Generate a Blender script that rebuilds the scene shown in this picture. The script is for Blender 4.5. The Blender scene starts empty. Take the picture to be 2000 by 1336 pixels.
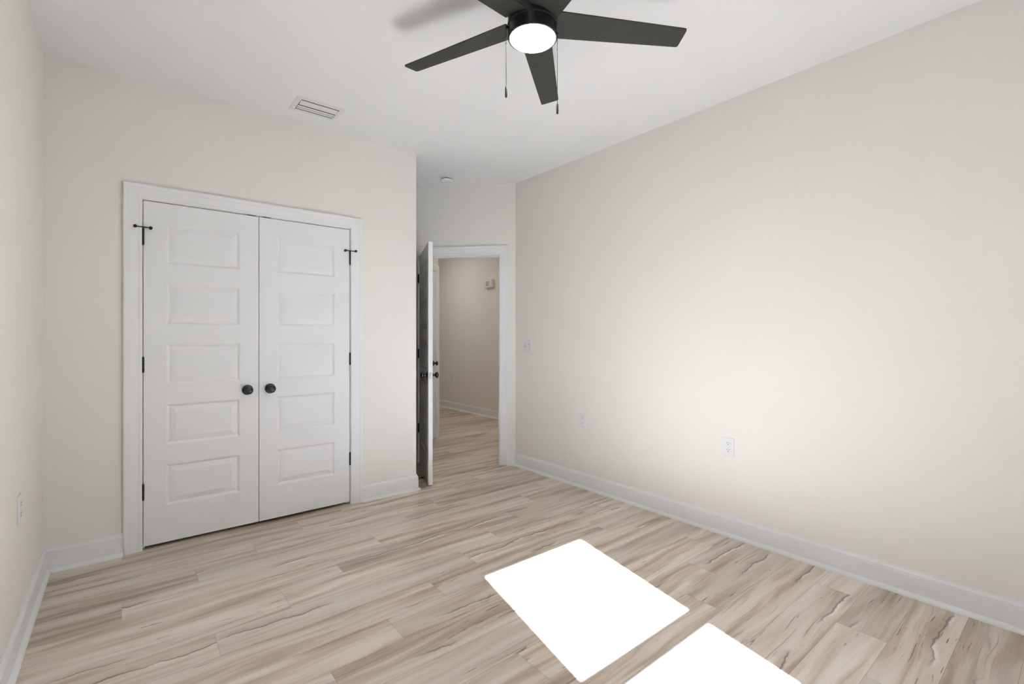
import bpy, bmesh, math, random
from mathutils import Vector, Matrix
random.seed(7)
S = bpy.context.scene
COL = S.collection
PI = math.pi

# ------------------------------------------------------------------ room measurements (metres)
CAM_H = 1.2484
XL, XR = -0.337, 2.943          # left / right wall faces
YF, YB = 3.513, -0.573          # closet wall face / window wall face
CEIL = 2.739
XE = 1.845                      # free end of the closet wall
CY = 3.566                      # where the right wall meets the angled door wall
Q = math.sqrt(0.5)

# ------------------------------------------------------------------ camera, sky, sun, exposure
cam_d = bpy.data.cameras.new('camera')
cam_d.sensor_fit = 'HORIZONTAL'
cam_d.sensor_width = 36.0
cam_d.lens = 929.07 / 2000 * 36
cam_d.shift_y = -10.07 / 2000
cam_d.clip_start = 0.02
cam = bpy.data.objects.new('camera', cam_d)
COL.objects.link(cam)
cam.location = (0, 0, CAM_H)
cam.rotation_euler = (PI / 2, 0, -math.radians(39.1022))
S.camera = cam

S.view_settings.view_transform = 'Standard'
S.view_settings.look = 'None'
S.view_settings.gamma = 1.0
S.view_settings.use_curve_mapping = False
S.view_settings.exposure = 3.3219

SKY = 0.40
SUN = 11.0
HALL = 1.05
FAN = 10.0

w = bpy.data.worlds.new('daylight')
S.world = w
w.use_nodes = True
nt = w.node_tree
nt.nodes.clear()
o_ = nt.nodes.new('ShaderNodeOutputWorld')
bg = nt.nodes.new('ShaderNodeBackground')
bg.inputs['Strength'].default_value = SKY
tc = nt.nodes.new('ShaderNodeTexCoord')
sx = nt.nodes.new('ShaderNodeSeparateXYZ')
nt.links.new(tc.outputs['Generated'], sx.inputs[0])
rp = nt.nodes.new('ShaderNodeValToRGB')
mr = nt.nodes.new('ShaderNodeMapRange')
mr.inputs['From Min'].default_value = -1
mr.inputs['From Max'].default_value = 1
nt.links.new(sx.outputs['Z'], mr.inputs['Value'])
nt.links.new(mr.outputs[0], rp.inputs[0])
e = rp.color_ramp.elements
e[0].position = 0.0; e[0].color = (0.50, 0.49, 0.47, 1)      # sunlit ground below the horizon
e[1].position = 0.49; e[1].color = (0.62, 0.62, 0.60, 1)
a = e.new(0.51); a.color = (0.98, 0.99, 1.0, 1)              # bright haze at the horizon
a = e.new(1.0); a.color = (0.62, 0.78, 1.0, 1)
nt.links.new(rp.outputs[0], bg.inputs[0])
nt.links.new(bg.outputs[0], o_.inputs[0])

sun_d = bpy.data.lights.new('sun', 'SUN')
sun_d.energy = SUN
sun_d.angle = math.radians(0.53)
sun_d.color = (0.85, 1.0, 1.25)
sun = bpy.data.objects.new('sun', sun_d)
COL.objects.link(sun)
sun.location = (0.3, -6, 6)
sun.rotation_euler = Vector((0.211, 1.0, -0.7646)).to_track_quat('-Z', 'Y').to_euler()

# daylight portal across the window opening, only tells the renderer where sky light enters
pd = bpy.data.lights.new('window_portal', 'AREA')
pd.shape = 'RECTANGLE'; pd.size = 0.86; pd.size_y = 1.22
pd.cycles.is_portal = True
po = bpy.data.objects.new('window_portal', pd)
COL.objects.link(po)
po.location = (1.256, -0.70, 1.495)
po.rotation_euler = (PI / 2, 0, 0)       # shines towards +y

# two ceiling lamps out in the hall
for loc_, en_, c_ in (((3.30, 6.60, CEIL - 0.03), HALL * 0.72, (1.0, 0.95, 0.88)), ((3.80, 4.25, CEIL - 0.03), HALL * 0.75, (1.0, 0.89, 0.76))):
    hd = bpy.data.lights.new('hall_lamp', 'AREA')
    hd.shape = 'DISK'; hd.size = 0.28; hd.energy = en_; hd.color = c_
    hl = bpy.data.objects.new('hall_lamp', hd)
    COL.objects.link(hl)
    hl.location = loc_

# ------------------------------------------------------------------ node helpers / materials
def lin(r, g, b):
    def c(v):
        v /= 255.0
        return v / 12.92 if v <= 0.04045 else ((v + 0.055) / 1.055) ** 2.4
    return (c(r), c(g), c(b), 1.0)

def mat(name, color, rough=0.5, metal=0.0, spec=0.5, bump=None, coat=0.0):
    m = bpy.data.materials.new(name)
    m.use_nodes = True
    n = m.node_tree
    b = n.nodes['Principled BSDF']
    b.inputs['Base Color'].default_value = color
    b.inputs['Roughness'].default_value = rough
    b.inputs['Metallic'].default_value = metal
    b.inputs['Specular IOR Level'].default_value = spec
    b.inputs['Coat Weight'].default_value = coat
    if bump:
        sc, st = bump
        t = n.nodes.new('ShaderNodeTexCoord')
        no = n.nodes.new('ShaderNodeTexNoise')
        no.inputs['Scale'].default_value = sc
        no.inputs['Detail'].default_value = 2
        bu = n.nodes.new('ShaderNodeBump')
        bu.inputs['Strength'].default_value = st
        bu.inputs['Distance'].default_value = 0.002
        n.links.new(t.outputs['Object'], no.inputs['Vector'])
        n.links.new(no.outputs['Fac'], bu.inputs['Height'])
        n.links.new(bu.outputs[0], b.inputs['Normal'])
    return m

M = {}
M['wall'] = mat('cream_wall_paint', (0.880, 0.856, 0.812, 1), 0.9, spec=0.12, bump=(160, 0.08))
M['ceiling'] = mat('white_ceiling_paint', (0.89, 0.89, 0.89, 1), 0.85, spec=0.2, bump=(120, 0.08))
M['trim'] = mat('white_semigloss_trim', (0.87, 0.875, 0.885, 1), 0.35, spec=0.4)
M['door'] = mat('white_door_paint', (0.87, 0.875, 0.885, 1), 0.42, spec=0.4)
M['black'] = mat('matte_black_metal', (0.012, 0.012, 0.013, 1), 0.38, spec=0.5)
M['blackgloss'] = mat('satin_black_metal', (0.014, 0.015, 0.017, 1), 0.22, spec=0.6)
M['fanblack'] = mat('fan_black', (0.013, 0.013, 0.014, 1), 0.4, spec=0.45)
M['blade'] = mat('charcoal_blade', (0.040, 0.040, 0.036, 1), 0.55, spec=0.4)
M['lens'] = mat('white_frosted_glass', (0.84, 0.84, 0.845, 1), 0.25, spec=0.5)
_b = M['lens'].node_tree.nodes['Principled BSDF']        # lens assumed lit, glow added to even out the room light
_b.inputs['Emission Color'].default_value = (1.0, 0.98, 0.95, 1)
_b.inputs['Emission Strength'].default_value = FAN
M['chain'] = mat('steel_chain', (0.010, 0.010, 0.010, 1), 0.7, spec=0.1)
M['steel'] = mat('satin_steel', (0.45, 0.45, 0.44, 1), 0.35, metal=0.9)
M['plastic'] = mat('white_plastic', (0.82, 0.83, 0.845, 1), 0.35)
M['slot'] = mat('dark_slot', (0.02, 0.02, 0.02, 1), 0.7)
M['vent'] = mat('white_vent_metal', (0.80, 0.80, 0.79, 1), 0.45)
M['recess'] = mat('grey_switch_recess', (0.25, 0.25, 0.25, 1), 0.6)
M['ductshade'] = mat('painted_duct_shade', (0.05, 0.05, 0.048, 1), 0.8)  # shade behind the vent louvres, put into the colour
M['rubber'] = mat('black_rubber', (0.015, 0.015, 0.015, 1), 0.8)
M['vinyl'] = mat('white_window_vinyl', (0.85, 0.85, 0.85, 1), 0.4)

def glass_mat():
    m = bpy.data.materials.new('window_glass'); m.use_nodes = True
    n = m.node_tree; n.nodes.clear()
    o = n.nodes.new('ShaderNodeOutputMaterial'); mx = n.nodes.new('ShaderNodeMixShader')
    t = n.nodes.new('ShaderNodeBsdfTransparent'); g = n.nodes.new('ShaderNodeBsdfGlossy')
    g.inputs['Roughness'].default_value = 0.02
    t.inputs[0].default_value = (0.97, 0.985, 0.98, 1)
    mx.inputs[0].default_value = 0.06
    n.links.new(t.outputs[0], mx.inputs[1]); n.links.new(g.outputs[0], mx.inputs[2])
    n.links.new(mx.outputs[0], o.inputs[0])
    return m
M['glass'] = glass_mat()

def floor_mat():
    m = bpy.data.materials.new('maple_plank_floor'); m.use_nodes = True
    n = m.node_tree; L = n.links
    bs = n.nodes['Principled BSDF']
    def val(x): return x
    def setin(node, i, x):
        if isinstance(x, (int, float)): node.inputs[i].default_value = x
        elif isinstance(x, tuple): node.inputs[i].default_value = x
        else: L.new(x, node.inputs[i])
    def math_(op, a, b=0.0, c=None):
        k = n.nodes.new('ShaderNodeMath'); k.operation = op
        setin(k, 0, a); setin(k, 1, b)
        if c is not None: setin(k, 2, c)
        return k.outputs[0]
    def comb(x, y, z=0.0):
        k = n.nodes.new('ShaderNodeCombineXYZ'); setin(k, 0, x); setin(k, 1, y); setin(k, 2, z); return k.outputs[0]
    def noise(v, scale=1.0, detail=3.0, rough=0.5, dist=0.0):
        k = n.nodes.new('ShaderNodeTexNoise'); L.new(v, k.inputs['Vector'])
        k.inputs['Scale'].default_value = scale; k.inputs['Detail'].default_value = detail
        k.inputs['Roughness'].default_value = rough; k.inputs['Distortion'].default_value = dist
        return k.outputs['Fac']
    def smooth(x, a, b, ta=0.0, tb=1.0):
        k = n.nodes.new('ShaderNodeMapRange'); k.interpolation_type = 'SMOOTHSTEP'
        setin(k, 0, x); setin(k, 1, a); setin(k, 2, b); setin(k, 3, ta); setin(k, 4, tb); return k.outputs[0]
    def mix(f, a, b, mode='MIX'):
        k = n.nodes.new('ShaderNodeMix'); k.data_type = 'RGBA'; k.blend_type = mode
        setin(k, 0, f); setin(k, 6, a); setin(k, 7, b); return k.outputs[2]
    tcn = n.nodes.new('ShaderNodeTexCoord'); sp = n.nodes.new('ShaderNodeSeparateXYZ')
    L.new(tcn.outputs['Object'], sp.inputs[0]); X, Y = sp.outputs[0], sp.outputs[1]
    PW, PL = 0.18, 1.214
    v = math_('DIVIDE', math_('SUBTRACT', Y, 0.72), PW)
    row = math_('FLOOR', v); fv = math_('SUBTRACT', v, row)
    u = math_('DIVIDE', math_('SUBTRACT', math_('SUBTRACT', X, 0.29), math_('MULTIPLY', row, 0.3035)), PL)
    idd = math_('FLOOR', u); fu = math_('SUBTRACT', u, idd)
    wn = n.nodes.new('ShaderNodeTexWhiteNoise'); wn.noise_dimensions = '3D'
    L.new(comb(row, idd, 3.7), wn.inputs['Vector'])
    sr = n.nodes.new('ShaderNodeSeparateColor'); L.new(wn.outputs['Color'], sr.inputs[0])
    r1, r2, r3 = sr.outputs[0], sr.outputs[1], sr.outputs[2]
    lx = math_('ADD', math_('MULTIPLY', fu, PL), math_('MULTIPLY', r1, 41.0))
    ly = math_('ADD', math_('MULTIPLY', fv, PW), math_('MULTIPLY', r2, 29.0))
    seed = math_('MULTIPLY', r3, 53.0)
    # gentle waviness of the grain across the plank
    wav = math_('MULTIPLY', math_('SUBTRACT', noise(comb(math_('MULTIPLY', lx, 1.6), math_('MULTIPLY', ly, 5.0), seed), 1, 2), 0.5), 0.10)
    ly2 = math_('ADD', ly, wav)
    broad = noise(comb(math_('MULTIPLY', lx, 1.2), math_('MULTIPLY', ly2, 17.0), seed), 1, 2, 0.5, 0.3)
    mid = noise(comb(math_('MULTIPLY', lx, 3.0), math_('MULTIPLY', ly2, 60.0), seed), 1, 3, 0.6)
    fine = noise(comb(math_('MULTIPLY', lx, 7.0), math_('MULTIPLY', ly, 210.0), seed), 1, 2, 0.6)
    g = math_('ADD', math_('ADD', math_('MULTIPLY', broad, 0.72), math_('MULTIPLY', mid, 0.18)), math_('MULTIPLY', fine, 0.10))
    g = math_('ADD', g, math_('MULTIPLY', math_('SUBTRACT', r3, 0.5), 0.10))
    cr = n.nodes.new('ShaderNodeValToRGB'); L.new(g, cr.inputs[0])
    el = cr.color_ramp.elements
    el[0].position = 0.31; el[0].color = lin(154, 132, 112)
    el[1].position = 0.66; el[1].color = lin(216, 205, 192)
    k = el.new(0.41); k.color = lin(180, 161, 142)
    k = el.new(0.50); k.color = lin(201, 185, 168)
    col = cr.outputs[0]
    # pale grey sapwood drifts
    sap = smooth(noise(comb(math_('MULTIPLY', lx, 0.8), math_('MULTIPLY', ly2, 9.0), math_('ADD', seed, 17.0)), 1, 2), 0.52, 0.70)
    col = mix(math_('MULTIPLY', sap, 0.45), col, lin(218, 210, 203))
    # meandering dark mineral line with a pale band along one side
    mw = math_('SUBTRACT', noise(comb(math_('MULTIPLY', lx, 2.6), 0.0, seed), 1, 4, 0.62), 0.5)
    lined = math_('SUBTRACT', fv, math_('ADD', math_('MULTIPLY_ADD', r1, 0.6, 0.2), math_('MULTIPLY', mw, 0.75)))
    ad = math_('ABSOLUTE', lined)
    gate = smooth(noise(comb(math_('MULTIPLY', lx, 2.1), 3.3, seed), 1, 1), 0.50, 0.62)
    thick = math_('MULTIPLY_ADD', noise(comb(math_('MULTIPLY', lx, 9.0), 8.1, seed), 1, 1), 0.07, 0.006)
    line = math_('MULTIPLY', smooth(ad, 0.0, thick, 1.0, 0.0), gate)
    halo = math_('MULTIPLY', smooth(ad, 0.0, 0.26, 1.0, 0.0), gate)
    above = smooth(lined, 0.0, 0.02)
    col = mix(math_('MULTIPLY', math_('MULTIPLY', halo, above), 0.50), col, lin(160, 139, 120))
    palegate = smooth(noise(comb(math_('MULTIPLY', lx, 3.0), 5.9, seed), 1, 1), 0.50, 0.58)
    pale = math_('MULTIPLY', math_('MULTIPLY', smooth(ad, 0.04, 0.14, 1.0, 0.0), math_('SUBTRACT', 1.0, above)), math_('MULTIPLY', palegate, gate))
    col = mix(math_('MULTIPLY', pale, 0.8), col, lin(228, 221, 213))
    col = mix(math_('MULTIPLY', line, 0.85), col, lin(92, 72, 56))
    # short dark dashes and pin streaks
    dash = smooth(noise(comb(math_('MULTIPLY', lx, 6.5), math_('MULTIPLY', ly2, 95.0), math_('ADD', seed, 5.0)), 1, 2, 0.5), 0.65, 0.70)
    dgate = smooth(noise(comb(math_('MULTIPLY', lx, 1.6), math_('MULTIPLY', ly, 9.0), math_('ADD', seed, 9.0)), 1, 1), 0.50, 0.60)
    col = mix(math_('MULTIPLY', math_('MULTIPLY', dash, dgate), 0.85), col, lin(100, 79, 62))
    # long hairline streaks
    hair = smooth(noise(comb(math_('MULTIPLY', lx, 2.0), math_('MULTIPLY', ly2, 150.0), math_('ADD', seed, 31.0)), 1, 1, 0.5), 0.66, 0.72)
    hgate = smooth(noise(comb(math_('MULTIPLY', lx, 0.9), math_('MULTIPLY', ly, 6.0), math_('ADD', seed, 41.0)), 1, 1), 0.42, 0.58)
    col = mix(math_('MULTIPLY', math_('MULTIPLY', hair, hgate), 0.60), col, lin(122, 99, 80))
    # knots
    vo = n.nodes.new('ShaderNodeTexVoronoi'); vo.feature = 'F1'
    L.new(comb(math_('MULTIPLY', lx, 1.5), math_('MULTIPLY', ly2, 5.0), seed), vo.inputs['Vector']); vo.inputs['Scale'].default_value = 1
    kd = math_('ADD', vo.outputs['Distance'], math_('MULTIPLY', math_('SUBTRACT', mid, 0.5), 0.12))
    sc2 = n.nodes.new('ShaderNodeSeparateColor'); L.new(vo.outputs['Color'], sc2.inputs[0])
    kg = math_('GREATER_THAN', sc2.outputs[0], 0.62)
    knot = math_('MULTIPLY', smooth(kd, 0.04, 0.20, 1.0, 0.0), kg)
    core = math_('MULTIPLY', smooth(kd, 0.0, 0.07, 1.0, 0.0), kg)
    col = mix(math_('MULTIPLY', knot, 0.55), col, lin(140, 115, 94))
    col = mix(math_('MULTIPLY', core, 0.6), col, lin(96, 76, 60))
    # plank to plank tone
    tone = math_('MULTIPLY_ADD', r2, 0.24, 1.05)
    col = mix(1.0, col, comb(tone, tone, tone), 'MULTIPLY')
    # seams
    sv = math_('MINIMUM', fv, math_('SUBTRACT', 1.0, fv)); su = math_('MINIMUM', fu, math_('SUBTRACT', 1.0, fu))
    seam = math_('MAXIMUM', smooth(sv, 0.002, 0.008, 1.0, 0.0), smooth(su, 0.0003, 0.0010, 1.0, 0.0))
    col = mix(math_('MULTIPLY', seam, 0.50), col, lin(108, 88, 72))
    L.new(col, bs.inputs['Base Color'])
    bs.inputs['Roughness'].default_value = 0.35
    bs.inputs['Specular IOR Level'].default_value = 0.9
    bu = n.nodes.new('ShaderNodeBump'); bu.inputs['Strength'].default_value = 0.12; bu.inputs['Distance'].default_value = 0.001
    L.new(math_('SUBTRACT', mid, seam), bu.inputs['Height']); L.new(bu.outputs[0], bs.inputs['Normal'])
    return m
M['floor'] = floor_mat()

# ------------------------------------------------------------------ object helpers
def link(name, bm, m, parent=None, smooth=None, frame=None):
    """write bm as one mesh object; frame = origin of the object in world space (mesh is given in world space)"""
    bmesh.ops.recalc_face_normals(bm, faces=bm.faces[:])
    me = bpy.data.meshes.new(name)
    bm.to_mesh(me); bm.free()
    me.materials.append(M[m] if isinstance(m, str) else m)
    if smooth is not None:
        for p in me.polygons: p.use_smooth = True
        try: me.set_sharp_from_angle(angle=math.radians(smooth))
        except Exception: pass
    o = bpy.data.objects.new(name, me)
    COL.objects.link(o)
    if parent is not None:
        o.parent = parent
        # meshes are authored in the parent's own space
    return o

def tag(o, label=None, cat=None, group=None, kind=None):
    if label: o['label'] = label
    if cat: o['category'] = cat
    if group: o['group'] = group
    if kind: o['kind'] = kind
    return o

def thing(name, loc, label, cat, group=None, kind=None, rot=None):
    o = bpy.data.objects.new(name, None)
    COL.objects.link(o)
    o.empty_display_size = 0.1
    o.location = loc
    if rot: o.rotation_euler = rot
    return tag(o, label, cat, group, kind)

def box(bm, a, b, mp=None, bev=0.0, seg=2):
    x0, y0, z0 = a; x1, y1, z1 = b
    pts = [(x0, y0, z0), (x1, y0, z0), (x1, y1, z0), (x0, y1, z0), (x0, y0, z1), (x1, y0, z1), (x1, y1, z1), (x0, y1, z1)]
    if mp: pts = [mp(*p) for p in pts]
    vs = [bm.verts.new(p) for p in pts]
    fs = [bm.faces.new([vs[i] for i in f]) for f in ((0, 3, 2, 1), (4, 5, 6, 7), (0, 1, 5, 4), (1, 2, 6, 5), (2, 3, 7, 6), (3, 0, 4, 7))]
    if bev > 0:
        ed = list({e for f in fs for e in f.edges})
        bmesh.ops.bevel(bm, geom=ed, offset=bev, segments=seg, affect='EDGES', profile=0.6)
    return vs

def lathe(bm, prof, origin, axis=(0, 0, 1), seg=40, cap=True):
    """prof: list of (radius, distance along axis)"""
    ax = Vector(axis).normalized()
    t = Vector((1, 0, 0)) if abs(ax.x) < 0.8 else Vector((0, 0, 1))
    e1 = ax.cross(t).normalized(); e2 = ax.cross(e1)
    O = Vector(origin); rings = []
    for r, d in prof:
        if r < 1e-6:
            rings.append([bm.verts.new(O + ax * d)])
        else:
            rings.append([bm.verts.new(O + ax * d + (e1 * math.cos(2 * PI * i / seg) + e2 * math.sin(2 * PI * i / seg)) * r) for i in range(seg)])
    for A, B in zip(rings, rings[1:]):
        for i in range(seg):
            j = (i + 1) % seg
            if len(A) == 1 and len(B) == 1: continue
            if len(A) == 1: bm.faces.new([A[0], B[i], B[j]])
            elif len(B) == 1: bm.faces.new([A[i], A[j], B[0]])
            else: bm.faces.new([A[i], A[j], B[j], B[i]])
    if cap:
        for R in (rings[0], rings[-1]):
            if len(R) > 2: bm.faces.new(R)

def casing_mesh(x0, x1, zt, prof, mp):
    """U-shaped mitred casing round an opening; prof = (distance outward from the opening, depth off the wall)"""
    bm = bmesh.new()
    rows = []
    for u, d in prof:
        rows.append([bm.verts.new(mp(*p)) for p in ((x0 - u, -d, 0.0015), (x0 - u, -d, zt + u), (x1 + u, -d, zt + u), (x1 + u, -d, 0.0015))])
    m_ = len(rows)
    for i in range(m_):
        A, B = rows[i], rows[(i + 1) % m_]
        for k in range(3):
            bm.faces.new([A[k], A[k + 1], B[k + 1], B[k]])
    bm.faces.new([r[0] for r in rows]); bm.faces.new([r[3] for r in rows])
    return bm

CASING = [(0, 0), (0, 0.009), (0.004, 0.0115), (0.012, 0.0125), (0.016, 0.0113), (0.022, 0.0120), (0.040, 0.0143), (0.056, 0.0158),
          (0.060, 0.0152), (0.064, 0.0176), (0.074, 0.0192), (0.081, 0.0192), (0.086, 0.0160), (0.086, 0)]
BASE = [(0, 0), (0.0135, 0), (0.0135, 0.098), (0.0115, 0.100), (0.0125, 0.104), (0.0105, 0.112), (0.0060, 0.118), (0.0045, 0.1255), (0, 0.1255)]
SHOE = [(0.0135, 0), (0.0300, 0), (0.0290, 0.0065), (0.0255, 0.0130), (0.0200, 0.0180), (0.0135, 0.0205)]

def run_mesh(pts, prof, closed_ends=True):
    """sweep a (distance off the wall, height) profile along a floor polyline; the room lies to the LEFT of the travel direction"""
    P = [Vector((p[0], p[1], 0)) for p in pts]
    N = []
    for A, B in zip(P, P[1:]):
        d = (B - A).normalized(); N.append(Vector((-d.y, d.x, 0)))
    offs = []
    for i in range(len(P)):
        if i == 0: offs.append(N[0])
        elif i == len(P) - 1: offs.append(N[-1])
        else:
            b = N[i - 1] + N[i]; offs.append(b / (1 + N[i - 1].dot(N[i])))
    bm = bmesh.new()
    rows = [[bm.verts.new(P[i] + offs[i] * d + Vector((0, 0, z))) for i in range(len(P))] for d, z in prof]
    m_ = len(rows)
    for i in range(m_):
        A, B = rows[i], rows[(i + 1) % m_]
        for k in range(len(P) - 1):
            bm.faces.new([A[k], A[k + 1], B[k + 1], B[k]])
    bm.faces.new([r[0] for r in rows]); bm.faces.new([r[-1] for r in rows])
    return bm

def baseboard(name, pts, label, shoe_pts=None):
    o = link(name, run_mesh(pts, BASE), 'trim')
    tag(o, label, 'baseboard', kind='structure')
    link('shoe_molding', run_mesh(shoe_pts or pts, SHOE), 'trim', o, smooth=40)
    return o

# wall frames: (along, -depth off the wall, height) -> world
def mp_closet(s, d, z): return (s, YF + d, z)
def mp_diag(s, d, z):        # s grows from the right-wall corner to the left; d<0 is towards the bedroom
    return (XR - Q * s + Q * d, CY + Q * s + Q * d, z)
def mp_hall(s, d, z):        # 45 degree hall wall, s grows away from the bedroom; d<0 towards the hall
    return (2.255 + Q * s - Q * d, 4.425 + Q * s + Q * d, z)

def wall(name, boxes, label, mp=None, m='wall'):
    bm = bmesh.new()
    for a, b in boxes: box(bm, a, b, mp)
    o = link(name, bm, m)
    return tag(o, label, 'wall', kind='structure')

# ------------------------------------------------------------------ shell
bm = bmesh.new(); box(bm, (-0.60, -0.80, -0.10), (4.60, 9.10, 0.0))
tag(link('floor', bm, 'floor'), 'pale maple plank floor with brown mineral streaks', 'floor', kind='structure')
bm = bmesh.new(); box(bm, (-0.60, -0.80, CEIL), (4.60, 9.10, CEIL + 0.10))
tag(link('ceiling', bm, 'ceiling'), 'plain white flat ceiling', 'ceiling', kind='structure')

T = 0.12
wall('wall_left', [((XL - T, YB - T, 0), (XL, 4.32, CEIL))], 'cream wall at the far left of the room')
OX0, OX1, OZ = 0.060, 1.318, 2.062          # rough opening for the closet doors
wall('wall_closet', [((XL, YF, 0), (OX0, YF + T, CEIL)), ((OX1, YF, 0), (XE, YF + T, CEIL)), ((OX0, YF, OZ), (OX1, YF + T, CEIL))],
     'cream wall around the double closet doors')
wall('wall_nook', [((XE - T, YF + T, 0), (XE, 4.72, CEIL))], 'side wall hidden behind the open white door')
wall('wall_closet_back', [((XL, 4.20, 0), (XE - T, 4.32, CEIL))], 'back wall inside the closed closet')
wall('wall_right', [((XR, YB - T, 0), (XR + T, CY, CEIL)), ((XR + 0.048, CY, 0), (XR + T, CY + 0.048, CEIL))],
     'long cream wall on the right with switch and outlets')
DS0, DS1, DZ = 0.150, 0.981, 2.060
wall('wall_doorway', [((0, 0, 0), (DS0, T, CEIL)), ((DS1, 0, 0), (1.553, T, CEIL)), ((DS0, 0, DZ), (DS1, T, CEIL))],
     'angled cream wall holding the open doorway', mp_diag)
WX0, WX1, WZ0, WZ1 = 0.815, 1.697, 0.890, 2.100
wall('wall_window', [((XL, YB - T, 0), (WX0, YB, CEIL)), ((WX1, YB - T, 0), (XR, YB, CEIL)), ((WX0, YB - T, 0), (WX1, YB, WZ0)), ((WX0, YB - T, WZ1), (WX1, YB, CEIL))],
     'cream window wall behind the camera')
HS = 1.118
wall('wall_hall_angle', [((0, 0, 0), (0.20, 0.05, CEIL)), ((1.02, 0, 0), (HS, 0.05, CEIL)), ((0.20, 0, 2.062), (1.02, 0.05, CEIL)), ((0, 0.05, 0), (HS, 0.12, CEIL))],
     'angled hall wall holding the second white door', mp_hall)
wall('wall_hall_side', [((2.90, 5.235, 0), (3.042, 9.0, CEIL))], 'hall wall running back behind the second door')
wall('wall_hall_far', [((4.39, 2.0, 0), (4.50, 9.0, CEIL))], 'dim taupe hall wall seen through the doorway')
wall('wall_hall_end', [((2.80, 9.0, 0), (4.50, 9.10, CEIL))], 'end wall of the hall')
wall('wall_hall_near', [((XR + T, 1.90, 0), (4.50, 2.0, CEIL))], 'near end wall of the hall')

# jambs
def jamb(name, x0, x1, zt, mp, depth, label, stop=None):
    """door jamb lining with optional stop strips"""
    bm = bmesh.new(); t = 0.016
    box(bm, (x0 - t, 0, 0), (x0, depth, zt + t), mp)
    box(bm, (x1, 0, 0), (x1 + t, depth, zt + t), mp)
    box(bm, (x0, 0, zt), (x1, depth, zt + t), mp)
    if stop:
        box(bm, (x0, stop, 0), (x0 + 0.011, stop + 0.032, zt), mp)
        box(bm, (x1 - 0.011, stop, 0), (x1, stop + 0.032, zt), mp)
        box(bm, (x0 + 0.011, stop, zt - 0.011), (x1 - 0.011, stop + 0.032, zt), mp)
    o = link(name, bm, 'trim')
    return tag(o, label, 'trim', kind='structure')

CX0, CX1, CZ = 0.078, 1.300, 2.050
c1 = link('trim_1', casing_mesh(CX0 - 0.003, CX1 + 0.003, CZ + 0.003, CASING, mp_closet), 'trim')
tag(c1, 'white moulded casing framing the closet doors', 'casing', kind='structure')
jamb('trim_2', CX0, CX1, CZ, mp_closet, T, 'white jamb lining of the closet opening', stop=0.040)
BX0, BX1, BZ = 0.162, 0.969, 2.047
c2 = link('trim_3', casing_mesh(BX0 - 0.005, BX1 + 0.005, BZ + 0.004, CASING, mp_diag), 'trim')
tag(c2, 'white moulded casing framing the open doorway', 'casing', kind='structure')
j2 = jamb('trim_4', BX0, BX1, BZ, mp_diag, T, 'white jamb lining of the open doorway', stop=0.040)
c2b = link('trim_5', casing_mesh(BX0 - 0.005, BX1 + 0.005, BZ + 0.004, CASING, lambda s, d, z: mp_diag(s, T - d, z)), 'trim')
tag(c2b, 'white casing on the hall side of the open doorway', 'casing', kind='structure')
HX0, HX1, HZ = 0.215, 1.000, 2.047
c3 = link('trim_6', casing_mesh(HX0 - 0.003, HX1 + 0.022, HZ + 0.004, CASING, mp_hall), 'trim')
tag(c3, 'white casing round the second door out in the hall', 'casing', kind='structure')
jamb('trim_7', HX0, HX1, HZ, mp_hall, 0.05, 'white jamb of the second door in the hall')
bm = bmesh.new(); box(bm, (BX0 - 0.0005, 0.004, 0.905), (BX0 + 0.0015, 0.032, 0.965), mp_diag)
link('strike_plate', bm, 'black', j2)
# hall-side floor lining of the jamb between reveal and casing
bm = bmesh.new(); box(bm, (HX1 + 0.016, -0.001, 0.0), (HX1 + 0.024, 0.02, HZ + 0.02), mp_hall)
link('jamb_edge', bm, 'trim', c3)

# baseboards: the room lies to the left of travel
e_ = 0.083
baseboard('baseboard_left', [(XL, YF), (XL, YB)], 'white baseboard along the left wall')
baseboard('baseboard_closet_left', [(CX0 - 0.003 - 0.086, YF), (XL, YF)], 'short white baseboard left of the closet casing')
baseboard('baseboard_closet_right', [mp_diag(1.553, 0, 0)[:2], (XE, YF), (CX1 + 0.003 + 0.086, YF)],
          'white baseboard right of the closet wrapping the wall end')
baseboard('baseboard_doorway', [(XR, CY), mp_diag(BX0 - 0.005 - 0.086, 0, 0)[:2]], 'tiny white baseboard between doorway casing and corner')
baseboard('baseboard_right', [(XR, YB), (XR, CY)], 'long white baseboard along the right wall')
baseboard('baseboard_window', [(XL, YB), (XR, YB)], 'white baseboard under the window behind the camera')
baseboard('baseboard_hall_far', [(4.39, 2.0), (4.39, 9.0)], 'white baseboard along the dim hall wall')
hp = mp_hall(HX1 + 0.022 + 0.086, 0, 0); he = mp_hall(HS, 0, 0)
baseboard('baseboard_hall_side', [(he[0], 9.0), (he[0], he[1]), hp[:2]], 'white baseboard wrapping the hall corner beside the second door')

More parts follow.
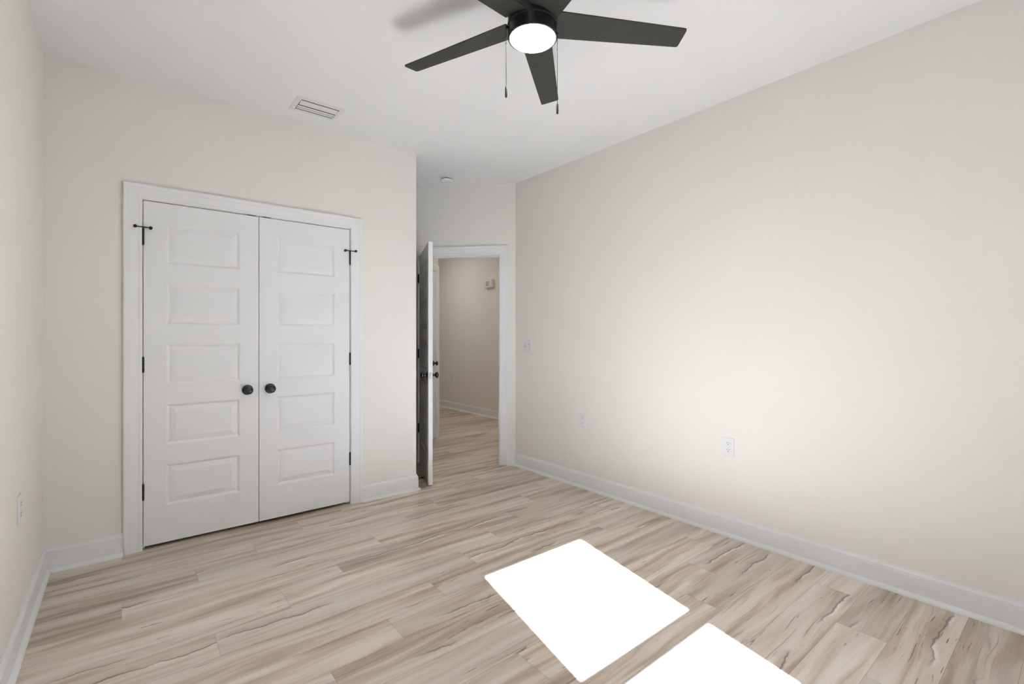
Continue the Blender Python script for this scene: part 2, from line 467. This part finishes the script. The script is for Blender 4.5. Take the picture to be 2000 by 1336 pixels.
# ------------------------------------------------------------------ doors
PZ = [(0.240 + 0.361 * k, 0.240 + 0.361 * k + 0.243) for k in range(5)]
def leaf_mesh(w_, z0, z1, t, pw, two_sided, mp):
    """moulded five-panel slab: along 0..w_, depth 0 (front) .. t; raised panels of half width pw centred"""
    bm = bmesh.new()
    def face(pts): 
        bm.faces.new([bm.verts.new(mp(*p)) for p in pts])
    cx = w_ / 2; xa, xb = cx - pw, cx + pw
    def side(d0, sgn):
        D = lambda k: d0 + sgn * k
        def q(x0, zz0, x1, zz1): face([(x0, D(0), zz0), (x1, D(0), zz0), (x1, D(0), zz1), (x0, D(0), zz1)])
        q(0, z0, xa, z1); q(xb, z0, w_, z1)
        zs = [z0] + [v for p in PZ for v in p] + [z1]
        for k in range(0, len(zs), 2): q(xa, zs[k], xb, zs[k + 1])
        steps = [(0, 0), (0.004, 0.0015), (0.013, 0.0085), (0.018, 0.0088), (0.021, 0.0075), (0.046, 0.0020), (0.049, 0.0020)]
        for a, b in PZ:
            rings = []
            for i, d in steps:
                rings.append([bm.verts.new(mp(*p)) for p in ((xa + i, D(d), a + i), (xb - i, D(d), a + i), (xb - i, D(d), b - i), (xa + i, D(d), b - i))])
            for A, B in zip(rings, rings[1:]):
                for k in range(4):
                    j = (k + 1) % 4
                    bm.faces.new([A[k], A[j], B[j], B[k]])
            bm.faces.new(rings[-1])
    side(0, 1)
    if two_sided: side(t, -1)
    else: face([(0, t, z0), (w_, t, z0), (w_, t, z1), (0, t, z1)])
    face([(0, 0, z0), (0, t, z0), (0, t, z1), (0, 0, z1)]); face([(w_, 0, z0), (w_, t, z0), (w_, t, z1), (w_, 0, z1)])
    face([(0, 0, z0), (w_, 0, z0), (w_, t, z0), (0, t, z0)]); face([(0, 0, z1), (w_, 0, z1), (w_, t, z1), (0, t, z1)])
    bmesh.ops.remove_doubles(bm, verts=bm.verts[:], dist=1e-5)
    return bm

def knob_parts(parent, o, ax, mname='blackgloss'):
    k = bmesh.new()
    lathe(k, [(0.0, 0.058), (0.010, 0.0578), (0.0185, 0.0555), (0.0245, 0.0505), (0.0270, 0.0440), (0.0255, 0.0375), (0.0200, 0.0320), (0.0125, 0.0275), (0.0110, 0.0200), (0.0125, 0.0120), (0.0150, 0.0090)], o, ax, 36, cap=False)
    kn = link('knob', k, mname, parent, smooth=35)
    r = bmesh.new()
    lathe(r, [(0.0, 0.0100), (0.0180, 0.0098), (0.0235, 0.0085), (0.0245, 0.0062), (0.0295, 0.0058), (0.0325, 0.0042), (0.0335, 0.0005), (0.0, 0.0005)], o, ax, 40, cap=False)
    link('rosette', r, mname, kn, smooth=30)
    return kn

def hinge(parent, px, py, z0, z1, r=0.0065):
    bm = bmesh.new()
    n_ = 3; hgt = (z1 - z0) / n_
    for k in range(n_):
        lathe(bm, [(r, z0 + k * hgt + 0.0006), (r, z0 + (k + 1) * hgt - 0.0006)], (px, py, 0), (0, 0, 1), 16)
    lathe(bm, [(r * 0.8, z0 - 0.003), (r * 0.8, z0), (r * 0.3, z0 + 0.001), (r * 0.3, z1 - 0.001), (r * 0.8, z1), (r * 0.8, z1 + 0.003)], (px, py, 0), (0, 0, 1), 16)
    return bm

def closet_door(name, x0, w_, hinge_x, knob_x, sgn, label):
    """leaf of the closet; sgn=+1 when the hinges are on the left"""
    t = thing(name, (x0, YF + 0.0012, 0), label, 'door', kind='structure')
    link('door_leaf', leaf_mesh(w_, 0.022, 2.0455, 0.034, 0.194, False, lambda s, d, z: (s, d, z)), 'door', t)
    hx = hinge_x - x0; kx = knob_x - x0
    for i, (a, b) in enumerate(((0.296, 0.386), (1.042, 1.129), (1.787, 1.883))):
        h = hinge(t, hx, -0.0055, a, b)
        box(h, (hx - 0.0012, -0.004, a), (hx + 0.0012, 0.006, b))
        ho = link('hinge', h, 'black', t, smooth=40)
        if i == 2:                               # hinge-pin stop on the top hinge
            s_ = bmesh.new()
            lathe(s_, [(0.0095, 1.884), (0.0095, 1.8915)], (hx, -0.0055, 0), (0, 0, 1), 20)
            box(s_, (hx - 0.034, -0.0185, 1.8845), (hx + 0.034, -0.0105, 1.8905), bev=0.0012)
            box(s_, (hx - 0.006, -0.014, 1.8855), (hx + 0.006, -0.004, 1.8895), bev=0.0008)
            st = link('hinge_stop', s_, 'black', ho)
            for dx in (-0.036, 0.036):
                near = 0.0 if dx * sgn > 0 else -0.0205
                p_ = bmesh.new()
                lathe(p_, [(0.0, -0.0235), (0.006, -0.0232), (0.0085, -0.0210), (0.0088, -0.012), (0.0070, -0.009), (0.0085, near - 0.0045), (0.0085, near - 0.0002), (0.0, near - 0.0002)] if near > -0.01 else
                      [(0.0, -0.0345), (0.006, -0.034), (0.0084, -0.032), (0.0088, -0.024), (0.0088, -0.0222), (0.0, -0.0218)], (hx + dx, 0, 1.8870), (0, 1, 0), 20, cap=False)
                # the two pads would both sit in the same parent level as the stop arm
                link('stop_pad', p_, 'rubber', ho, smooth=40)
    knob_parts(t, (kx, -0.0002, 0.901), (0, -1, 0))
    c = bmesh.new(); cx = (0.6435 if sgn > 0 else 0.7355) - x0
    box(c, (cx - 0.026, -0.0035, 2.0465), (cx + 0.026, 0.022, 2.0500), bev=0.0006)
    link('ball_catch', c, 'black', t)
    return t
closet_door('door_1', 0.0815, 0.6055, 0.0795, 0.621, 1, 'left white five-panel closet door with black knob')
closet_door('door_2', 0.6910, 0.6055, 1.2985, 0.757, -1, 'right white five-panel closet door with black knob')

# bedroom door, standing open
H = Vector((2.2625, 4.2475, 0)); LA = Vector((1.9560, 3.5100, 0))
av = (LA - H).normalized(); W3 = (LA - H).length
nv = Vector((-av.y, av.x, 0))
if nv.x < 0: nv = -nv                       # towards the right of the picture (hall-side face)
d3 = thing('door_3', (H.x, H.y, 0), 'white five-panel bedroom door standing open, seen edge-on', 'door', kind='structure')
mp3 = lambda s, d, z: tuple(av * s + nv * d + Vector((0, 0, z)))
link('door_leaf', leaf_mesh(W3, 0.014, 2.042, 0.035, 0.285, True, mp3), 'door', d3)
kz = 0.925
for d0, ax in ((-0.0002, -nv), (0.0352, nv)):
    knob_parts(d3, tuple(av * (W3 - 0.061) + nv * d0 + Vector((0, 0, kz))), tuple(ax))
bm = bmesh.new(); box(bm, (W3 - 0.001, 0.0055, kz - 0.0285), (W3 + 0.0012, 0.0295, kz + 0.0285), mp3, bev=0.0008)
lp = link('latch_plate', bm, 'steel', d3)
bm = bmesh.new(); box(bm, (W3 + 0.001, 0.0115, kz - 0.011), (W3 + 0.0085, 0.0235, kz + 0.011), mp3, bev=0.002)
link('latch_bolt', bm, 'steel', lp)
for a, b in ((0.303, 0.389), (1.040, 1.126), (1.782, 1.868)):
    q_ = -nv * 0.0065 - av * 0.001
    h = hinge(d3, q_.x, q_.y, a, b, 0.0068)
    box(h, (-0.0015, -0.004, a), (0.0006, 0.030, b), mp3)
    link('hinge', h, 'black', d3, smooth=40)

# second door, closed, on the angled hall wall
d4 = thing('door_4', mp_hall(HX0 + 0.003, 0.004, 0), 'second white door closed in the hall, just showing beside the open door', 'door', kind='structure')
mp4 = lambda s, d, z: (Q * s - Q * d, Q * s + Q * d, z)
link('door_leaf', leaf_mesh(HX1 - HX0 - 0.006, 0.014, 2.042, 0.035, 0.27, False, mp4), 'door', d4)
sK = 0.905 - HX0 - 0.003
knob_parts(d4, mp4(sK, -0.0002, 0.928), (Q, -Q, 0))

# ------------------------------------------------------------------ ceiling fan
FX, FY = 1.3055, 1.4710
fan = thing('ceiling_fan', (FX, FY, CEIL), 'black five-blade ceiling fan with round white light', 'ceiling fan')
fz = lambda z: z - CEIL
bm = bmesh.new()
lathe(bm, [(0.0, -0.0005), (0.078, -0.0005), (0.079, -0.010), (0.077, -0.045), (0.070, -0.060), (0.0, -0.060)], (0, 0, 0), (0, 0, 1), 56, cap=False)
link('canopy', bm, 'fanblack', fan, smooth=35)
bm = bmesh.new()
lathe(bm, [(0.0, -0.058), (0.066, -0.058), (0.074, -0.080), (0.088, -0.115), (0.099, -0.140), (0.102, -0.152), (0.102, -0.206), (0.0, -0.206)], (0, 0, 0), (0, 0, 1), 64, cap=False)
link('motor_housing', bm, 'fanblack', fan, smooth=35)
bm = bmesh.new()
lathe(bm, [(0.0, -0.2045), (0.1035, -0.2045), (0.1050, -0.2065), (0.1050, -0.2090), (0.1000, -0.2105), (0.1000, -0.2470), (0.1015, -0.2510), (0.1015, -0.2590), (0.0990, -0.2615), (0.0945, -0.2615), (0.0940, -0.2540), (0.0, -0.2540)],
      (0, 0, 0), (0, 0, 1), 72, cap=False)
lk = link('light_kit', bm, 'fanblack', fan, smooth=30)
bm = bmesh.new()
lathe(bm, [(0.0930, -0.2530), (0.0930, -0.2610), (0.0890, -0.2655), (0.080, -0.2700), (0.062, -0.2740), (0.040, -0.2765), (0.020, -0.2776), (0.0, -0.2780)], (0, 0, 0), (0, 0, 1), 72, cap=False)
ln = link('light_lens', bm, 'lens', fan, smooth=50)
tag(ln, 'round white frosted lens')

RT, RW0, RW1 = 0.652, 0.0655, 0.0475
ZB = fz(2.545)
yaw = math.radians(39.1022)
def LZ(l, zf): return Vector((zf * math.sin(yaw) + l * math.cos(yaw), zf * math.cos(yaw) - l * math.sin(yaw), 0))
for k in range(5):
    a = math.radians(7.186) + k * 2 * PI / 5          # measured from the camera's right, towards its forward
    er = LZ(math.cos(a), math.sin(a)); et = LZ(-math.sin(a), math.cos(a))
    be = math.radians(-11.65)
    def P(r, t_, h_):
        dr = -0.011 * max(0.0, (r - 0.1) / (RT - 0.1))
        return er * r + et * (t_ * math.cos(be)) + Vector((0, 0, ZB + t_ * math.sin(be) + h_ + dr))
    # outline (r, t): straight edges tapering outwards, slightly raked tip with soft corners
    n_ = 14; out = []
    for i in range(n_ + 1):
        f_ = i / n_; r = 0.092 + (RT - 0.012 - 0.092) * f_
        out.append((r, -(RW0 + (RW1 - RW0) * f_)))
    out += [(RT - 0.004, -RW1 * 0.965), (RT - 0.0005, -RW1 * 0.86), (RT, -RW1 * 0.60), (RT, RW1 * 0.60), (RT - 0.0005, RW1 * 0.86), (RT - 0.004, RW1 * 0.965)]
    for i in range(n_, -1, -1):
        f_ = i / n_; r = 0.092 + (RT - 0.012 - 0.092) * f_
        out.append((r, (RW0 + (RW1 - RW0) * f_)))
    bm = bmesh.new(); m_ = len(out); h2 = 0.0028
    up = [bm.verts.new(P(r, t_, h2)) for r, t_ in out]; dn = [bm.verts.new(P(r, t_, -h2)) for r, t_ in out]
    for i in range(m_):
        j = (i + 1) % m_
        bm.faces.new([up[i], up[j], dn[j], dn[i]])
    half = m_ // 2
    for i in range(half - 1):
        bm.faces.new([up[i], up[i + 1], up[m_ - 2 - i], up[m_ - 1 - i]])
        bm.faces.new([dn[i], dn[i + 1], dn[m_ - 2 - i], dn[m_ - 1 - i]])
    bl = link('blade', bm, 'blade', fan)
    br = bmesh.new()                                  # bracket clamping the blade root into the motor
    pts = [(0.080, -0.030), (0.165, -0.024), (0.180, -0.012), (0.180, 0.012), (0.165, 0.024), (0.080, 0.030)]
    u2 = [br.verts.new(P(r, t_, 0.0075)) for r, t_ in pts]; d2 = [br.verts.new(P(r, t_, 0.0029)) for r, t_ in pts]
    for i in range(6):
        j = (i + 1) % 6; br.faces.new([u2[i], u2[j], d2[j], d2[i]])
    br.faces.new(u2); br.faces.new(d2)
    link('blade_bracket', br, 'fanblack', bl)

def chain(l, zf, z_top, z_fob, z_end):
    c = LZ(l, zf)
    bm = bmesh.new()
    lathe(bm, [(0.0042, 0.0), (0.0042, 0.010), (0.0028, 0.012), (0.0, 0.0125)], tuple(c * ((0.1000 - 0.0) / c.length) + Vector((0, 0, fz(z_top) + 0.002))), tuple(c.normalized()), 14)
    lathe(bm, [(0.0011, fz(z_fob)), (0.0011, fz(z_top))], tuple(c), (0, 0, 1), 8)
    z = fz(z_top)
    while z > fz(z_fob):                               # little beads
        lathe(bm, [(0.0, z - 0.0014), (0.0015, z - 0.0005), (0.0015, z + 0.0005), (0.0, z + 0.0014)], tuple(c), (0, 0, 1), 6, cap=False)
        z -= 0.006
    lathe(bm, [(0.0, fz(z_top) - 0.070), (0.0020, fz(z_top) - 0.068), (0.0020, fz(z_top) - 0.060), (0.0, fz(z_top) - 0.058)], tuple(c), (0, 0, 1), 10, cap=False)
    ch = link('pull_chain', bm, 'chain', fan)
    bm = bmesh.new()
    lathe(bm, [(0.0, z_end - CEIL), (0.0040, z_end - CEIL + 0.0015), (0.0050, z_end - CEIL + 0.006), (0.0050, fz(z_fob) - 0.008), (0.0032, fz(z_fob) - 0.001), (0.0, fz(z_fob))], tuple(c), (0, 0, 1), 18, cap=False)
    link('chain_fob', bm, 'fanblack', ch, smooth=40)
chain(-0.1095, -0.012, 2.518, 2.2765, 2.230)
chain(0.1045, 0.030, 2.518, 2.2265, 2.182)
for l_ in (0.052, 0.066, 0.0745):                         # small direction switch marks on the light kit
    zf_ = -math.sqrt(max(0.0, 0.1003 ** 2 - l_ ** 2)); c = LZ(l_, zf_)
    bm = bmesh.new(); lathe(bm, [(0.0, 0.0), (0.0016, 0.0), (0.0016, 0.0012), (0.0, 0.0012)], tuple(c * 0.999 + Vector((0, 0, fz(2.520) - 0.002))), tuple(c.normalized()), 10, cap=False)
    link('switch_dot', bm, 'chain', lk)

# ------------------------------------------------------------------ ceiling vent
VX0, VX1, VY0, VY1 = 0.826, 1.123, 3.113, 3.323
vent = thing('ceiling_vent', ((VX0 + VX1) / 2, (VY0 + VY1) / 2, CEIL), 'white rectangular louvred air vent in the ceiling', 'air vent')
hx, hy = (VX1 - VX0) / 2, (VY1 - VY0) / 2; fl = 0.030
bm = bmesh.new()
def ring(i, z): return [bm.verts.new(p) for p in ((-hx + i, -hy + i, z), (hx - i, -hy + i, z), (hx - i, hy - i, z), (-hx + i, hy - i, z))]
R_ = [ring(0.0, -0.0003), ring(0.0008, -0.0035), ring(0.006, -0.0060), ring(fl - 0.006, -0.0060), ring(fl, -0.0035), ring(fl, -0.0008)]
for A, B in zip(R_, R_[1:]):
    for k in range(4):
        j = (k + 1) % 4; bm.faces.new([A[k], A[j], B[j], B[k]])
link('vent_frame', bm, 'vent', vent)
bm = bmesh.new(); box(bm, (-hx + fl - 0.002, -hy + fl - 0.002, -0.0022), (hx - fl + 0.002, hy - fl + 0.002, -0.0005))  # flat dark sheet, its colour stands in for shade between the louvres
link('duct_shade_sheet', bm, 'ductshade', vent)
inner = 2 * (hy - fl)
for k, (f0, f1, zz0, zz1) in enumerate(((0.085, 0.43, -0.0028, -0.0088), (0.60, 0.71, -0.0028, -0.0064), (0.80, 0.89, -0.0028, -0.0058))):
    y0 = -hy + fl + inner * f0; y1 = -hy + fl + inner * f1
    bm = bmesh.new(); n_ = 6; rows = []
    for i in range(n_ + 1):
        f_ = i / n_; yy = y0 + (y1 - y0) * f_; zz = zz0 + (zz1 - zz0) * (f_ ** 1.6)
        rows.append([bm.verts.new((-hx + fl + 0.003, yy, zz)), bm.verts.new((hx - fl - 0.003, yy, zz)), bm.verts.new((hx - fl - 0.003, yy, zz + 0.0012)), bm.verts.new((-hx + fl + 0.003, yy, zz + 0.0012))])
    for A, B in zip(rows, rows[1:]):
        for i in range(4):
            j = (i + 1) % 4; bm.faces.new([A[i], A[j], B[j], B[i]])
    bm.faces.new(rows[0]); bm.faces.new(rows[-1])
    link('louvre', bm, 'vent', vent)

# ------------------------------------------------------------------ smoke detector
sd = thing('smoke_detector', (2.335, 3.845, CEIL), 'round white smoke detector on the ceiling near the doorway', 'smoke detector')
bm = bmesh.new(); lathe(bm, [(0.0, -0.0003), (0.066, -0.0003), (0.0665, -0.008), (0.064, -0.013), (0.0, -0.013)], (0, 0, 0), (0, 0, 1), 48, cap=False)
link('base_plate', bm, 'plastic', sd, smooth=35)
bm = bmesh.new(); lathe(bm, [(0.0, -0.012), (0.052, -0.012), (0.052, -0.021), (0.0, -0.021)], (0, 0, 0), (0, 0, 1), 48, cap=False)
link('sensor_gap', bm, 'slot', sd, smooth=35)
bm = bmesh.new(); lathe(bm, [(0.0, -0.020), (0.057, -0.020), (0.058, -0.024), (0.054, -0.034), (0.044, -0.041), (0.030, -0.044), (0.0, -0.045)], (0, 0, 0), (0, 0, 1), 48, cap=False)
link('cover', bm, 'plastic', sd, smooth=35)

# ------------------------------------------------------------------ electrical plates. local x = along wall, -y = out of the wall
def plate_mesh(w_, h_):
    bm = bmesh.new()
    def rg(i, d): return [bm.verts.new(p) for p in ((-w_ / 2 + i, -d, -h_ / 2 + i), (w_ / 2 - i, -d, -h_ / 2 + i), (w_ / 2 - i, -d, h_ / 2 - i), (-w_ / 2 + i, -d, h_ / 2 - i))]
    R = [rg(0, 0.0002), rg(0, 0.0025), rg(0.0025, 0.0050), rg(0.006, 0.0062)]
    for A, B in zip(R, R[1:]):
        for k in range(4):
            j = (k + 1) % 4; bm.faces.new([A[k], A[j], B[j], B[k]])
    bm.faces.new(R[-1]); bm.faces.new(R[0])
    return bm
def outlet(loc, rz, label):
    t = thing('wall_outlet', loc, label, 'outlet', group='duplex wall outlets', rot=(0, 0, rz))
    link('cover_plate', plate_mesh(0.074, 0.117), 'plastic', t)
    for zc in (0.0215, -0.0215):
        bm = bmesh.new(); n_ = 28; ring0 = []; ring1 = []
        for i in range(n_):                       # rounded receptacle face, flattened top and bottom
            an = 2 * PI * i / n_; x = 0.0172 * math.cos(an); z = max(-0.0138, min(0.0138, 0.0172 * math.sin(an)))
            ring0.append(bm.verts.new((x, -0.0060, zc + z))); ring1.append(bm.verts.new((x * 0.96, -0.0078, zc + z * 0.96)))
        for i in range(n_):
            j = (i + 1) % n_; bm.faces.new([ring0[i], ring0[j], ring1[j], ring1[i]])
        bm.faces.new(ring1); bm.faces.new(ring0)
        r = link('receptacle', bm, 'plastic', t)
        bm = bmesh.new()
        box(bm, (-0.0078, -0.0081, zc + 0.0005), (-0.0054, -0.0074, zc + 0.0085)); box(bm, (0.0054, -0.0081, zc + 0.0012), (0.0078, -0.0074, zc + 0.0078))
        lathe(bm, [(0.0, 0.0074), (0.0028, 0.0074), (0.0028, 0.0081), (0.0, 0.0081)], (0, 0, zc - 0.0068), (0, -1, 0), 12, cap=False)
        link('slots', bm, 'slot', r)
    bm = bmesh.new(); lathe(bm, [(0.0, 0.0060), (0.0030, 0.0060), (0.0024, 0.0072), (0.0, 0.0074)], (0, 0, 0), (0, -1, 0), 14, cap=False)
    link('screw', bm, 'plastic', t)
    return t
outlet((XR, 1.462, 0.557), -PI / 2, 'white outlet low on the right wall, nearer the sun patch')
outlet((XR, 2.692, 0.558), -PI / 2, 'white outlet low on the right wall, nearer the doorway')
outlet((XL, 2.765, 0.548), PI / 2, 'white outlet low on the left wall, seen edge-on')
outlet((4.39, 7.06, 0.560), -PI / 2, 'small dim outlet low on the hall wall beyond the doorway')

sw = thing('light_switch', (XR, 3.3900, 1.1655), 'white double toggle switch plate beside the doorway', 'light switch', rot=(0, 0, -PI / 2))
link('cover_plate', plate_mesh(0.116, 0.117), 'plastic', sw)
for dx, up in ((-0.0230, 1), (0.0230, -1)):
    bm = bmesh.new()
    box(bm, (dx - 0.0052, -0.0068, -0.0120), (dx + 0.0052, -0.0060, 0.0120))
    fr = link('toggle_slot', bm, 'recess', sw)
    bm = bmesh.new()
    vs = box(bm, (dx - 0.0040, -0.0165, -0.0055 + up * 0.0045), (dx + 0.0040, -0.0064, 0.0055 + up * 0.0015), bev=0.0012)
    link('toggle', bm, 'plastic', sw)
for dx in (-0.023, 0.023):
    for zc in (0.030, -0.030):
        bm = bmesh.new()
        lathe(bm, [(0.0, 0.0060), (0.0028, 0.0060), (0.0022, 0.0072), (0.0, 0.0074)], (dx, 0, zc), (0, -1, 0), 12, cap=False)
        link('screw', bm, 'plastic', sw)

# ------------------------------------------------------------------ chime box in the hall
ch = thing('door_chime', (4.39, 5.935, 2.070), 'small square chime box high on the hall wall beyond the doorway', 'chime', rot=(0, 0, -PI / 2))
bm = bmesh.new(); box(bm, (-0.100, -0.050, -0.064), (0.100, -0.0002, 0.064), bev=0.006)
link('housing', bm, 'plastic', ch, smooth=40)
bm = bmesh.new()
for k in range(4): box(bm, (-0.045 - 0.002, -0.0508, -0.030 + k * 0.018), (0.030, -0.0496, -0.024 + k * 0.018))
link('grille', bm, 'slot', ch)

# ------------------------------------------------------------------ rigid door stop on the nook baseboard
ds = thing('door_stop', (XE + 0.0135, 3.592, 0.060), 'short black rod door stop low behind the open white door', 'door stop')
bm = bmesh.new()
lathe(bm, [(0.0, 0.0), (0.011, 0.0), (0.011, 0.003), (0.0045, 0.006), (0.0045, 0.083), (0.0, 0.083)], (0, 0, 0), (1, 0, 0), 20, cap=False)
link('rod', bm, 'black', ds, smooth=35)
bm = bmesh.new(); lathe(bm, [(0.0, 0.082), (0.0062, 0.082), (0.0068, 0.092), (0.0050, 0.0965), (0.0, 0.0975)], (0, 0, 0), (1, 0, 0), 20, cap=False)
link('rubber_tip', bm, 'rubber', ds, smooth=35)

# ------------------------------------------------------------------ the window behind the camera (source of the daylight)
wn_ = thing('window_1', (1.256, YB, WZ0), 'white double-hung window behind the camera', 'window', kind='structure')
GX0, GX1 = 0.895, 1.617
gl = [(1.384, 2.030, -0.640), (0.981, 1.297, -0.620)]      # upper and lower glass: z0, z1, plane; lower pane cut short to dim the near right wall
ox, oy, oz = 1.256, YB, WZ0
bm = bmesh.new()
for a, b in (((WX0, YB - 0.10, WZ0), (WX0 + 0.030, YB - 0.02, WZ1)), ((WX1 - 0.030, YB - 0.10, WZ0), (WX1, YB - 0.02, WZ1)),
             ((WX0, YB - 0.10, WZ0), (WX1, YB - 0.02, WZ0 + 0.030)), ((WX0, YB - 0.10, WZ1 - 0.025), (WX1, YB - 0.02, WZ1))):
    box(bm, tuple(Vector(a) - Vector((ox, oy, oz))), tuple(Vector(b) - Vector((ox, oy, oz))))
link('window_frame', bm, 'vinyl', wn_)
for z0, z1, yy in gl:
    bm = bmesh.new(); s0, s1 = WX0 + 0.028, WX1 - 0.028
    lo = z0 - 0.060 if z0 < 1.1 else z0 - 0.048; hi = z1 + 0.048
    for a, b in (((s0, yy - 0.018, lo), (GX0, yy + 0.018, hi)), ((GX1, yy - 0.018, lo), (s1, yy + 0.018, hi)), ((GX0, yy - 0.018, lo), (GX1, yy + 0.018, z0)), ((GX0, yy - 0.018, z1), (GX1, yy + 0.018, hi))):
        box(bm, tuple(Vector(a) - Vector((ox, oy, oz))), tuple(Vector(b) - Vector((ox, oy, oz))))
    s = link('sash', bm, 'vinyl', wn_)
    bm = bmesh.new()
    f_ = [bm.verts.new((x - ox, yy - oy, z - oz)) for x, z in ((GX0, z0), (GX1, z0), (GX1, z1), (GX0, z1))]
    bm.faces.new(f_)
    link('glass_pane', bm, 'glass', s)
bm = bmesh.new()
box(bm, (WX0 - 0.06 - ox, -0.02, -0.028), (WX1 + 0.06 - ox, 0.045, 0.0), bev=0.003)
link('window_sill', bm, 'trim', wn_)
